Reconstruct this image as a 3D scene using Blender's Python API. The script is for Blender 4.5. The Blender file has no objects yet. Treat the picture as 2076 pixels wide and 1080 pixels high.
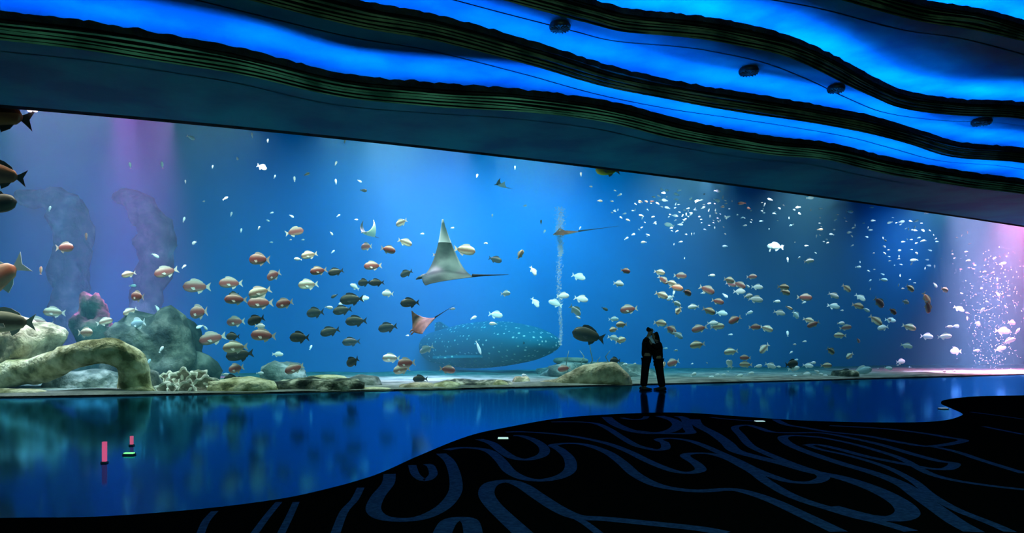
import bpy, bmesh, math, random
from mathutils import Vector, Matrix, noise, geometry
random.seed(7)
S = bpy.context.scene
COL = S.collection
# ------------------------------------------------------------------ camera, world, exposure
F = 1500.0      # focal length in pixels of the 2076x1080 frame
HC = 1.15       # camera height
HOR = 709.6     # horizon row
cam_d = bpy.data.cameras.new('camera'); cam = bpy.data.objects.new('camera', cam_d); COL.objects.link(cam)
cam.location = (0, 0, HC); cam.rotation_euler = (math.pi/2, 0, 0)
cam_d.sensor_fit = 'HORIZONTAL'; cam_d.sensor_width = 36; cam_d.lens = 36*F/2076
cam_d.shift_y = (HOR-540)/2076; cam_d.clip_end = 300
S.camera = cam
w = bpy.data.worlds.new('world'); S.world = w; w.use_nodes = True
w.node_tree.nodes['Background'].inputs[0].default_value = (0.0, 0.004, 0.012, 1)
w.node_tree.nodes['Background'].inputs[1].default_value = 0.3
S.view_settings.view_transform = 'Standard'; S.view_settings.look = 'None'
S.view_settings.exposure = 0.0; S.view_settings.gamma = 1.0; S.view_settings.use_curve_mapping = False

def P(px, py, Y):
    return Vector(((px-1038)*Y/F, Y, HC+(HOR-py)*Y/F))
def FL(px, py, z=0.0):
    Y = (HC-z)*F/(py-HOR); return Vector(((px-1038)*Y/F, Y, z))
WH = 7.0
def gY(px):
    h = 595-0.09847*px-2.055e-5*px*px
    return WH*F/h
def glass(px, off=0.0):
    Y = gY(px)+off; return Vector(((px-1038)*Y/F, Y, 0))
def backY(px):            # rear wall of the tank along this sight line
    return 40/(1-0.42*(px-1038)/F)

def area(name, loc, rot, sx, sy, power, col, spread=math.pi):
    d = bpy.data.lights.new(name, 'AREA'); d.shape = 'RECTANGLE'; d.size = sx; d.size_y = sy
    d.energy = power; d.color = col; d.spread = spread
    o = bpy.data.objects.new(name, d); o.location = loc; o.rotation_euler = rot; COL.objects.link(o); return o
def spot(name, loc, target, power, col, ang, blend=0.8, size=0.15):
    d = bpy.data.lights.new(name, 'SPOT'); d.energy = power; d.color = col; d.spot_size = math.radians(ang)
    d.spot_blend = blend; d.shadow_soft_size = size
    o = bpy.data.objects.new(name, d); o.location = loc
    o.rotation_euler = (Vector(target)-Vector(loc)).to_track_quat('-Z', 'Y').to_euler(); COL.objects.link(o); return o
# lamps hang under the water surface, above what the window shows
def top(px, off): 
    v = glass(px, off); v.z = 1.15+5.85*(gY(px)+off)/gY(px)+.55; return v
GA = math.atan2(12.5, 30)
# front row: white lamps over the rocks and fish just behind the acrylic
for px, off, pw, c in ((-150,1.6,200,(1,.72,.6)), (120,1.6,340,(1,.72,.6)), (420,1.8,340,(1,.72,.64)), (760,2,450,(1,.8,.65)),
                       (1100,2,420,(1,.8,.7)), (1400,2.2,400,(1,.8,.75)), (1650,2.5,330,(1,.8,.8)), (1900,2.5,300,(1,.8,.9))):
    area('tank_lamp_light', top(px, off), (math.radians(28), 0, GA), 3.0, .8, pw, c, math.radians(120))
# rear row: blue washers grazing the painted back wall
for px, pw, c in ((-150,50,(.0,.6,1)), (150,15,(.0,.6,1)), (420,10,(.0,.6,1)), (640,110,(.0,.75,1)), (850,310,(.0,.78,1)), (1050,450,(.0,.78,1)),
                  (1250,400,(.0,.74,1)), (1450,130,(.0,.65,1)), (1700,25,(.0,.6,1)), (1950,200,(.0,.5,1))):
    Y = backY(px)-6.0
    area('wall_washer_light', Vector(((px-1038)*Y/F, Y, 1.15+5.85*Y/gY(px)+.8)), (math.radians(38), 0, GA), 4.0, 1.2, pw, c, math.radians(140))
# added greenish fill lamp, unseen behind the camera, to brighten the ceiling ribs
area('rib_fill_light', (3, -4, 4.2), (math.radians(105), 0, 0), 6, .8, 520, (.4, 1, .75), math.radians(150))
# light shafts: pink at both ends, lavender in the middle, white shaft on the right
def Q(px, py, off): return P(px, py, gY(px)+off)
area('pink_shaft_light', top(150, 9), (math.radians(4), 0, GA), 4.0, .8, 2600, (1,.07,.22), math.radians(40))
area('pink_shaft_light', top(290, 9), (math.radians(4), 0, GA), 2.0, .8, 2400, (1,.05,.16), math.radians(36))
area('grey_shaft_light', top(110, 3.5)+Vector((0,0,.3)), (0, 0, GA), 3.0, .8, 260, (1,.55,.75), math.radians(60))
area('lavender_shaft_light', top(850, 7), (math.radians(-6), 0, GA), 4.0, 1.0, 1300, (1,.36,.5), math.radians(60))
spot('lavender_shaft_light', top(1430, 6), Q(1440, 600, 8), 2600, (1,.5,.75), 50)
area('pink_shaft_light', top(2070, 3), (0, 0, GA), 3.5, .8, 6500, (1,.05,.1), math.radians(100))
area('white_shaft_light', top(2010, 3.5), (0, 0, GA), 5.5, 1.2, 4600, (1,.26,.42), math.radians(42))

# ------------------------------------------------------------------ materials
def mat(name, col=(.5,.5,.5), rough=.6, spec=.3, emit=None, es=1.0, metal=0.0):
    m = bpy.data.materials.new(name); m.use_nodes = True
    b = m.node_tree.nodes['Principled BSDF']
    b.inputs['Base Color'].default_value = (*col, 1); b.inputs['Roughness'].default_value = rough
    b.inputs['Specular IOR Level'].default_value = spec; b.inputs['Metallic'].default_value = metal
    if emit:
        b.inputs['Emission Color'].default_value = (*emit, 1); b.inputs['Emission Strength'].default_value = es
    return m
def nd(m, t): return m.node_tree.nodes.new(t)
def lk(m, a, b): m.node_tree.links.new(a, b)
def noisy(m, c1, c2, scale=3.0, detail=6, lo=.35, hi=.65, bump=0.0, bscale=None, c3=None):
    b = m.node_tree.nodes['Principled BSDF']
    tc = nd(m, 'ShaderNodeTexCoord'); n = nd(m, 'ShaderNodeTexNoise'); r = nd(m, 'ShaderNodeValToRGB')
    n.inputs['Scale'].default_value = scale; n.inputs['Detail'].default_value = detail
    r.color_ramp.elements[0].position = lo; r.color_ramp.elements[1].position = hi
    r.color_ramp.elements[0].color = (*c1, 1); r.color_ramp.elements[1].color = (*c2, 1)
    if c3:
        e = r.color_ramp.elements.new((lo+hi)/2); e.color = (*c3, 1)
    lk(m, tc.outputs['Object'], n.inputs['Vector']); lk(m, n.outputs['Fac'], r.inputs['Fac']); lk(m, r.outputs['Color'], b.inputs['Base Color'])
    if bump:
        n2 = nd(m, 'ShaderNodeTexNoise'); n2.inputs['Scale'].default_value = bscale or scale*4; n2.inputs['Detail'].default_value = 8
        bp = nd(m, 'ShaderNodeBump'); bp.inputs['Strength'].default_value = bump; bp.inputs['Distance'].default_value = .1
        lk(m, tc.outputs['Object'], n2.inputs['Vector']); lk(m, n2.outputs['Fac'], bp.inputs['Height']); lk(m, bp.outputs['Normal'], b.inputs['Normal'])
    return m
M = {}
M['floor'] = noisy(mat('polished_floor', rough=.1, spec=.35), (.004,.012,.03), (.006,.018,.045), 1.2)
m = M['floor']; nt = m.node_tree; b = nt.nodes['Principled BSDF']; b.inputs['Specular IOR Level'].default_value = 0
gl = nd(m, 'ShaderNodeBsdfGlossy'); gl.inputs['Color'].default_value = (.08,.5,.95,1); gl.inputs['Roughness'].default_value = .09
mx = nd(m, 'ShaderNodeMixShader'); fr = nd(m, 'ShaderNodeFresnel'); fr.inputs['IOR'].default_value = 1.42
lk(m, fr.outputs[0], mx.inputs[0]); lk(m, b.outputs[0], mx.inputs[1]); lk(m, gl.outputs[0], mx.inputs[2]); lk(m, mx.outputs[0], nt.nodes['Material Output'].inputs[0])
M['carpet'] = noisy(mat('carpet_black', rough=1, spec=0), (.0015,.0015,.0015), (.004,.004,.004), 60)
M['carpet_line'] = noisy(mat('carpet_blue', rough=1, spec=0), (.02,.04,.1), (.035,.075,.17), 30)
M['soffit'] = noisy(mat('teal_soffit', rough=.75, spec=.2), (.001,.1,.24), (.002,.24,.36), .45, 5, bump=.15, bscale=3)
M['rib'] = noisy(mat('rib_green', rough=.8, spec=.2), (.03,.1,.07), (.26,.52,.36), .8, 6, bump=.4, bscale=9)
M['rib_dark'] = noisy(mat('rib_dim', rough=.8, spec=.2), (.02,.04,.025), (.16,.2,.11), 1.1, 6, .4, .7, bump=.4, bscale=9)  # darker rib copy: weaker light on the upper ledges put into the colour
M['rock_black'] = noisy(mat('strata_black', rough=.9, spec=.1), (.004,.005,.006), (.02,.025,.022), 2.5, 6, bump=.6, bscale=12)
M['wall'] = mat('dark_wall', (.004,.006,.01), .9, .1)
M['tank_wall'] = noisy(mat('tank_wall_blue', rough=.9, spec=.05), (.01,.22,.62), (.01,.3,.72), .12, 3)
M['sand'] = noisy(mat('sand', rough=.95, spec=.1), (.12,.14,.12), (.32,.34,.29), 1.5, 7, bump=.4, bscale=8)
M['rock_cream'] = noisy(mat('rock_cream', rough=.95, spec=.1), (.2,.2,.09), (.95,.88,.58), 2.6, 9, .36, .62, bump=1, bscale=7, c3=(.6,.56,.3))
M['rock_tan'] = noisy(mat('rock_tan', rough=.95, spec=.1), (.16,.14,.08), (.9,.74,.5), 2.2, 9, .36, .62, bump=1, bscale=7, c3=(.52,.42,.27))
M['rock_dark'] = noisy(mat('rock_dark', rough=.95, spec=.1), (.03,.04,.035), (.7,.66,.5), 2.8, 9, .42, .66, bump=1, bscale=7, c3=(.14,.16,.11))
M['rock_grey'] = noisy(mat('rock_grey', rough=.95, spec=.1), (.1,.12,.11), (.4,.4,.36), 2.2, 9, .36, .64, bump=1, bscale=6, c3=(.14,.17,.15))
M['rock_far'] = noisy(mat('rock_far', rough=.95, spec=.1), (.05,.06,.08), (.4,.3,.32), .9, 9, .36, .64, bump=1, bscale=3, c3=(.16,.15,.17))
M['rock_dim'] = noisy(mat('rock_dim', rough=.95, spec=.1), (.02,.03,.03), (.2,.22,.18), 1.4, 9, .36, .64, bump=1, bscale=4, c3=(.06,.08,.07))
M['coral'] = noisy(mat('coral_plate', rough=.9, spec=.1), (.25,.22,.17), (.5,.45,.35), 8, 5, bump=.4)
M['coral_rim'] = mat('coral_rim', (.95,.93,.78), .9, .1)
def fishmat(name, edge, mid, band=.075):
    m = mat(name, mid, .45, .4); b = m.node_tree.nodes['Principled BSDF']
    tc = nd(m, 'ShaderNodeTexCoord'); s = nd(m, 'ShaderNodeSeparateXYZ'); a = nd(m, 'ShaderNodeMath'); a.operation = 'ABSOLUTE'
    r = nd(m, 'ShaderNodeValToRGB'); n = nd(m, 'ShaderNodeTexNoise'); n.inputs['Scale'].default_value = 9
    mx = nd(m, 'ShaderNodeMath'); mx.operation = 'MULTIPLY_ADD'; mx.inputs[1].default_value = .05; 
    lk(m, tc.outputs['Object'], s.inputs[0]); lk(m, s.outputs['Z'], a.inputs[0]); lk(m, tc.outputs['Object'], n.inputs['Vector'])
    lk(m, n.outputs['Fac'], mx.inputs[0]); lk(m, a.outputs[0], mx.inputs[2])
    r.color_ramp.elements[0].position = band*.6; r.color_ramp.elements[0].color = (*mid, 1)
    r.color_ramp.elements[1].position = band*1.6; r.color_ramp.elements[1].color = (*edge, 1)
    lk(m, mx.outputs[0], r.inputs['Fac']); lk(m, r.outputs['Color'], b.inputs['Base Color']); return m
M['f_r'] = fishmat('fish_pink', (.55,.36,.27), (.32,.06,.05), .12)
M['f_c'] = fishmat('fish_cream', (.75,.6,.42), (.25,.13,.08), .09)
M['f_d'] = fishmat('fish_dark', (.06,.05,.03), (.012,.01,.012))
M['f_w'] = fishmat('fish_white', (.95,.95,.95), (.95,.93,.9))
M['f_p'] = fishmat('fish_pale', (.45,.6,.65), (.3,.42,.48))
M['f_o'] = fishmat('fish_orange', (.9,.45,.3), (.85,.2,.1))
M['f_b'] = fishmat('fish_brown', (.32,.12,.05), (.16,.04,.02))
M['f_y'] = fishmat('fish_yellow', (.85,.75,.1), (.7,.6,.1))
M['fin_pale'] = mat('fin_pale', (.6,.5,.42), .6)
M['fin_dark'] = mat('fin_dark', (.02,.02,.02), .6)
M['fin_white'] = mat('fin_white', (.85,.88,.88), .6)
M['eye'] = mat('eye_black', (.005,.005,.005), .2, .6)

# ------------------------------------------------------------------ helpers
def obj(name, verts, faces, mats, parent=None, smooth=False, midx=None):
    me = bpy.data.meshes.new(name); me.from_pydata([tuple(v) for v in verts], [], faces)
    for m in (mats if isinstance(mats, (list, tuple)) else [mats]): me.materials.append(m)
    if midx: me.polygons.foreach_set('material_index', midx)
    if smooth: me.polygons.foreach_set('use_smooth', [True]*len(me.polygons))
    me.update(); o = bpy.data.objects.new(name, me); COL.objects.link(o)
    if parent: o.parent = parent
    return o
def fixn(o):
    bm = bmesh.new(); bm.from_mesh(o.data); bmesh.ops.recalc_face_normals(bm, faces=bm.faces); bm.to_mesh(o.data); bm.free(); return o
def tag(o, label, cat, group=None, kind=None):
    o['label'] = label; o['category'] = cat
    if group: o['group'] = group
    if kind: o['kind'] = kind
    return o
def struct(o): o['kind'] = 'structure'; return o
def empty(name, loc=(0,0,0)):
    o = bpy.data.objects.new(name, None); o.location = loc; o.empty_display_size = .1; COL.objects.link(o); return o
def interp(pts, x, k=1):
    n = len(pts)
    if x <= pts[0][0]: a, b = pts[0], pts[1]; return a[k]+(b[k]-a[k])*(x-a[0])/(b[0]-a[0])
    if x >= pts[-1][0]: a, b = pts[-2], pts[-1]; return b[k]+(b[k]-a[k])*(x-b[0])/(b[0]-a[0])
    for i in range(n-1):
        if pts[i][0] <= x <= pts[i+1][0]: break
    def slope(j):
        if j == 0: return (pts[1][k]-pts[0][k])/(pts[1][0]-pts[0][0])
        if j == n-1: return (pts[-1][k]-pts[-2][k])/(pts[-1][0]-pts[-2][0])
        return (pts[j+1][k]-pts[j-1][k])/(pts[j+1][0]-pts[j-1][0])
    a, b = pts[i], pts[i+1]; h = b[0]-a[0]; t = (x-a[0])/h
    m0, m1 = slope(i)*h, slope(i+1)*h
    return (2*t**3-3*t*t+1)*a[k]+(t**3-2*t*t+t)*m0+(-2*t**3+3*t*t)*b[k]+(t**3-t*t)*m1
def catmull(pts, n=6, closed=False):
    out = []; N = len(pts)
    for i in range(N if closed else N-1):
        g = lambda j: pts[j % N] if closed else pts[max(0, min(N-1, j))]
        p0, p1, p2, p3 = g(i-1), g(i), g(i+1), g(i+2)
        for q in range(n):
            t = q/n
            out.append(tuple(.5*((2*p1[c])+(-p0[c]+p2[c])*t+(2*p0[c]-5*p1[c]+4*p2[c]-p3[c])*t*t+(-p0[c]+3*p1[c]-3*p2[c]+p3[c])*t**3) for c in range(len(p1))))
    if not closed: out.append(tuple(pts[-1]))
    return out
def loft(rings, cap=True):
    n = len(rings[0]); V = [v for r in rings for v in r]; Fc = []
    for i in range(len(rings)-1):
        for j in range(n):
            a, b = i*n+j, i*n+(j+1) % n; Fc.append((a, b, b+n, a+n))
    if cap:
        Fc.append(tuple(range(n))[::-1]); Fc.append(tuple(range((len(rings)-1)*n, len(rings)*n)))
    return V, Fc
def ring(c, u, v, a, b, n=12):
    return [c+u*(a*math.cos(2*math.pi*k/n))+v*(b*math.sin(2*math.pi*k/n)) for k in range(n)]
def tube(path, rad, n=10, flat=1.0):
    rings = []
    for i, p in enumerate(path):
        p = Vector(p); t = (Vector(path[min(i+1, len(path)-1)])-Vector(path[max(i-1, 0)])).normalized()
        u = t.cross(Vector((0, 1, 0)) if abs(t.y) < .9 else Vector((1, 0, 0))).normalized(); v = u.cross(t)
        r = rad[i] if isinstance(rad, (list, tuple)) else rad
        rings.append(ring(p, u, v, r, r*flat, n))
    return loft(rings)
def join(parts):
    V, Fc = [], []
    for v, f in parts:
        b = len(V); V += list(v); Fc += [tuple(i+b for i in q) for q in f]
    return V, Fc
def box(x0, x1, y0, y1, z0, z1):
    V = [Vector((x, y, z)) for z in (z0, z1) for y in (y0, y1) for x in (x0, x1)]
    return V, [(0,2,3,1),(4,5,7,6),(0,1,5,4),(2,6,7,3),(0,4,6,2),(1,3,7,5)]

# ------------------------------------------------------------------ room shell
XL, XR, YB, ZC = -16.0, 42.0, -7.0, 11.0
PX = [-400+i*25 for i in range(115)]          # columns from the left to the right end of the window
G = [glass(p) for p in PX]
# floor reaches the acrylic
v = [(XL-1, YB, 0), (XR, YB, 0)]+[(g.x, g.y, 0) for g in reversed(G)]
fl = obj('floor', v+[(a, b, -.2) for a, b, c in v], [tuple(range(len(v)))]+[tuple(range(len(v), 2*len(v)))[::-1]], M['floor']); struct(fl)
struct(obj('wall_rear', *box(XL-1, XR, YB-.2, YB, 0, ZC), M['wall']))
struct(obj('wall_left', *box(XL-1.2, XL-.9, YB, G[0].y, 0, ZC), M['wall']))
struct(obj('wall_right', *box(XR, XR+.2, YB, G[-1].y, 0, ZC), M['wall']))
# header wall over the window
V = []; Fc = []
for g in G:
    for dy, z in ((-.0, WH+.02), (-.0, ZC), (.35, ZC), (.35, WH+.02)): V.append((g.x, g.y+dy, z))
for i in range(len(G)-1):
    for j in range(4):
        a, b = i*4+j, i*4+(j+1) % 4; Fc.append((a, b, b+4, a+4))
struct(fixn(obj('wall_front', V, Fc, M['wall'])))
# top ceiling
v = [(XL-1, YB, ZC), (XR, YB, ZC)]+[(g.x, g.y+.3, ZC) for g in reversed(G)]
struct(obj('ceiling', v+[(a, b, c+.2) for a, b, c in v], [tuple(range(len(v)))[::-1], tuple(range(len(v), 2*len(v)))], M['soffit']))

TIERS = [
 dict(z=7.0, pts=[(-450,-60),(-200,-5),(0,22),(170,42),(350,72),(500,100),(690,148),(875,167),(1060,181),(1245,207),(1390,244),(1550,274),(1680,289),(1811,320),(1963,348),(2076,363),(2300,402),(2550,440)]),
 dict(z=8.0, pts=[(-450,-330),(0,-180),(350,-101),(727,0),(886,30),(1097,89),(1245,135),(1390,168),(1506,187),(1637,209),(1768,235),(1855,261),(1942,287),(2076,300),(2300,345),(2550,392)]),
 dict(z=9.0, pts=[(-450,-640),(0,-429),(700,-154),(1000,-60),(1208,0),(1268,17),(1390,29),(1463,39),(1593,70),(1680,107),(1768,154),(1833,183),(1942,200),(2076,207),(2300,250),(2550,300)]),
 dict(z=10.0, pts=[(-450,-1050),(0,-767),(700,-369),(1390,-115),(1700,-50),(1876,0),(1985,17),(2076,41),(2300,110),(2550,190)]),
]
LIP = .5
TP = [-420+i*10 for i in range(292)]
M['cove'] = mat('cove_led', (.1,.2,.8), .5, .2, (0.0, .25, 1.0), 42)
for ti, T in enumerate(TIERS):
    zt = T['z']+LIP; C = []
    for p in TP:
        py = interp(T['pts'], p); Y = (zt-HC)*F/(HOR-py); C.append(Vector(((p-1038)*Y/F, Y, 0)))
    N = []
    for i in range(len(C)):
        t = (C[min(i+1, len(C)-1)]-C[max(i-1, 0)]).normalized(); N.append(Vector((t.y, -t.x, 0)))   # towards the visitors
    K = 7; V = []; rows = []
    for i, c in enumerate(C):
        n = N[i]; prof = [(-.75, 0.0)]
        s = c.x
        for k in range(K):
            kk = k/(K-1)
            o = -(1-kk)*.17+.10*noise.noise(Vector((s*.35, k*3.1+ti*17, 0)))+.012*noise.noise(Vector((s*6, k*5.3, ti)))
            if k == K-1: o = .02+.05*noise.noise(Vector((s*5, ti*9, 0)))
            z0 = [0, .05, .115, .18, .245, .30, .355][k]; z1 = [.05, .115, .18, .245, .30, .355, LIP][k]
            dz = .012*noise.noise(Vector((s*.8, k*7.7, ti)))
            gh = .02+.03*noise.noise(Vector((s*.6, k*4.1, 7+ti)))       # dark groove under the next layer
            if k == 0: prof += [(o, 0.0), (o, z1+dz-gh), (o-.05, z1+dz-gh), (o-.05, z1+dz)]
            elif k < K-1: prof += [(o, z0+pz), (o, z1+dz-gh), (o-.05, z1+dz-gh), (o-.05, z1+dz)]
            else: prof += [(o, z0+pz), (o, LIP+.05*noise.noise(Vector((s*4, 3, ti)))+.02*noise.noise(Vector((s*14, 3, ti))))]
            pz = dz
        prof += [(-.12, LIP+.0), (-.22, .28), (-.3, .11), (-.75, .1)]
        V += [(c.x+n.x*o, c.y+n.y*o, T['z']+z) for o, z in prof]
    m = len(prof); Fc = []; mi = []
    for i in range(len(C)-1):
        for j in range(m):
            a, b = i*m+j, i*m+(j+1) % m; Fc.append((a, b, b+m, a+m))
            if j == 0: mi.append(0)
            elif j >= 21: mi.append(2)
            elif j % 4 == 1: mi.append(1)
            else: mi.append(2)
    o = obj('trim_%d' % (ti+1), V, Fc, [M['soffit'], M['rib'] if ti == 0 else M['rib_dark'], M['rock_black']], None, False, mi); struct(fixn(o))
    # soffit slab from the stack back to the header wall
    V = []; Fc = []
    for i, c in enumerate(C):
        a = c-N[i]*.7; b = glass(TP[i], -.02)
        V += [(a.x, a.y, T['z']), (b.x, b.y, T['z']), (b.x, b.y, T['z']+.08), (a.x, a.y, T['z']+.08)]
    for i in range(len(C)-1):
        for j in range(4):
            a, b = i*4+j, i*4+(j+1) % 4; Fc.append((a, b, b+4, a+4))
    struct(fixn(obj('ceiling', V, Fc, M['soffit'])))
    # light trough behind the lip
    V = []; Fc = []
    for i, c in enumerate(C):
        n = N[i]
        oa, ob, oz = [(-.31,-.55,.15),(-.31,-.55,.16),(-.32,-.7,.2),(-.32,-.7,.2)][ti]
        for o_, z in ((oa, oz), (ob, oz), (ob, oz-.03), (oa, oz-.03)): V.append((c.x+n.x*o_, c.y+n.y*o_, T['z']+z))
    for i in range(0, len(C)-1):
        for j in range(4):
            a, b = i*4+j, i*4+(j+1) % 4; Fc.append((a, b, b+4, a+4))
    cl = obj('cove_light', V, Fc, M['cove']); fixn(cl)
    tag(cl, ['blue light strip hidden behind the lowest ceiling ledge, nearest the window', 'blue light strip hidden behind the second ceiling ledge from the window',
             'blue light strip hidden behind the third ceiling ledge from the window', 'blue light strip behind the highest ledge at the top right corner'][ti], 'light strip')

# ------------------------------------------------------------------ window and tank
m = bpy.data.materials.new('acrylic'); m.use_nodes = True; nt = m.node_tree; nt.nodes.remove(nt.nodes['Principled BSDF'])
tr = nd(m, 'ShaderNodeBsdfTransparent'); gl = nd(m, 'ShaderNodeBsdfGlossy'); mix = nd(m, 'ShaderNodeMixShader'); fr = nd(m, 'ShaderNodeMath'); lw = nd(m, 'ShaderNodeLayerWeight'); lw.inputs['Blend'].default_value = .5
fr.operation = 'POWER'; fr.inputs[1].default_value = 6.0; lk(m, lw.outputs['Facing'], fr.inputs[0])
gl.inputs['Roughness'].default_value = .02; tr.inputs[0].default_value = (.97,.99,1,1)
lk(m, fr.outputs[0], mix.inputs[0]); lk(m, tr.outputs[0], mix.inputs[1]); lk(m, gl.outputs[0], mix.inputs[2]); lk(m, mix.outputs[0], nt.nodes['Material Output'].inputs[0])
M['acrylic'] = m
V = []; Fc = []
for g in G:
    for dy, z in ((0, 0), (0, WH+.02), (.3, WH+.02), (.3, 0)): V.append((g.x, g.y+dy, z))
for i in range(len(G)-1):
    for j in range(4):
        a, b = i*4+j, i*4+(j+1) % 4; Fc.append((a, b, b+4, a+4))
struct(fixn(obj('window_1', V, Fc, M['acrylic'])))
# pale caulk line along the window's upper edge and dark sill
M['seal'] = mat('seal', (.3,.4,.6), .6); M['sill'] = mat('sill', (.03,.06,.1), .5)
def strip(name, dy0, dy1, z0, z1, mt):
    V = []; Fc = []
    for g in G:
        for dy, z in ((dy0, z0), (dy0, z1), (dy1, z1), (dy1, z0)): V.append((g.x, g.y+dy, z))
    for i in range(len(G)-1):
        for j in range(4):
            a, b = i*4+j, i*4+(j+1) % 4; Fc.append((a, b, b+4, a+4))
    return struct(fixn(obj(name, V, Fc, mt)))
strip('trim_5', -.03, 0, 0, .014, M['sill'])
# tank shell
BK = [Vector(((p-1038)*backY(p)/F, backY(p), 0)) for p in (-700, -300, 0, 400, 800, 1200, 1600, 2000, 2300, 2500)]
front = [Vector((g.x, g.y+.31, 0)) for g in G]
foot = front+list(reversed(BK))
nf = len(foot)
ZW = 14.0
wm = bpy.data.materials.new('water'); wm.use_nodes = True; nt = wm.node_tree; nt.nodes.remove(nt.nodes['Principled BSDF'])
vs = nd(wm, 'ShaderNodeVolumeScatter'); va = nd(wm, 'ShaderNodeVolumeAbsorption'); ad = nd(wm, 'ShaderNodeAddShader')
vs.inputs['Color'].default_value = (.24,.8,1,1); vs.inputs['Density'].default_value = .016; vs.inputs['Anisotropy'].default_value = .0
va.inputs['Color'].default_value = (.0,.84,.96,1); va.inputs['Density'].default_value = .1
lk(wm, vs.outputs[0], ad.inputs[0]); lk(wm, va.outputs[0], ad.inputs[1]); lk(wm, ad.outputs[0], nt.nodes['Material Output'].inputs['Volume'])
V = [(p.x, p.y, -.05) for p in foot]+[(p.x, p.y, ZW) for p in foot]
Fc = [tuple(range(nf))[::-1], tuple(range(nf, 2*nf))]+[(i, (i+1) % nf, (i+1) % nf+nf, i+nf) for i in range(nf)]
wt = fixn(obj('tank_water', V, Fc, wm)); tag(wt, 'clear blue water filling the aquarium behind the long window', 'water', kind='stuff')
V = [(p.x, p.y+.1, -.1) for p in BK]+[(p.x, p.y+.1, 14) for p in BK]; n = len(BK)
V += [(x, y+.3, z) for x, y, z in V]
Fc = [(i, i+1, i+1+n, i+n) for i in range(n-1)]+[(i+2*n, i+n*3, i+1+3*n, i+1+2*n) for i in range(n-1)]
struct(obj('wall_back', V, Fc, M['tank_wall']))
for nm, a, b in (('wall_tank_left', G[0], BK[0]), ('wall_tank_right', G[-1], BK[-1])):
    a = Vector((a.x, a.y+.3, 0)); d = Vector((-.3 if 'left' in nm else .3, 0, 0))
    q = [a, b, b+d, a+d]
    V = [(p.x, p.y, -.1) for p in q]+[(p.x, p.y, 14) for p in q]
    struct(fixn(obj(nm, V, [(0,1,2,3),(4,5,6,7),(0,1,5,4),(1,2,6,5),(2,3,7,6),(3,0,4,7)], M['tank_wall'])))
# sand bed with gentle relief
V = []; Fc = []; nr = 26
for i, p in enumerate(PX):
    a = front[i]; Yb = backY(p)+.05
    for r in range(nr):
        t = (r/(nr-1))**1.4; Y = a.y+(Yb-a.y)*t; x = (p-1038)*Y/F
        z = .02+.10*(noise.noise(Vector((x*.5, Y*.5, 0)))+.5)+.02*r/nr
        V.append((x, Y, z if r else .03))
for i in range(len(PX)-1):
    for r in range(nr-1):
        a = i*nr+r; Fc.append((a, a+nr, a+nr+1, a+1))
sd = obj('sand_bed', V, Fc, M['sand'], None, True); tag(sd, 'pale sand covering the bottom of the tank', 'sand', kind='stuff')

# ------------------------------------------------------------------ carpet
CB = [(-900,1075),(-400,1062),(0,1053),(200,1050),(400,1035),(560,1015),(660,994),(760,965),(850,925),(950,885),(1040,865),(1150,847),(1300,838),(1400,838),(1500,845),(1620,853),(1750,857),(1860,857),(1915,853),(1943,846),(1952,838),(1930,827),(1908,817),(1922,810),(1980,804),(2076,802),(2300,800)]
bp_ = [FL(a, b) for a, b in catmull(CB, 6)]
bp_ = [Vector((-16, bp_[0].y, 0))]+[q for q in bp_ if q.x > -15.5]+[Vector((41.5, 19, 0)), Vector((41.5, YB+.1, 0)), Vector((-16, YB+.1, 0))]
poly = [Vector((q.x, q.y, .012)) for q in bp_]
tris = geometry.tessellate_polygon([poly]); nb = len(poly)
V = list(poly)+[Vector((q.x, q.y, 0.0)) for q in poly]; Fc = [tuple(t) for t in tris]+[(i, (i+1) % nb, (i+1) % nb+nb, i+nb) for i in range(nb)]
mi = [0]*len(Fc)
def c6(l): return [(a/2.7316, 780+b/2.7316) for a, b in l]
def c7(l): return [(660+a/2.7316, 780+b/2.7316) for a, b in l]
def c8(l): return [(1316+a/2.7316, 740+b/2.7316) for a, b in l]
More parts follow.
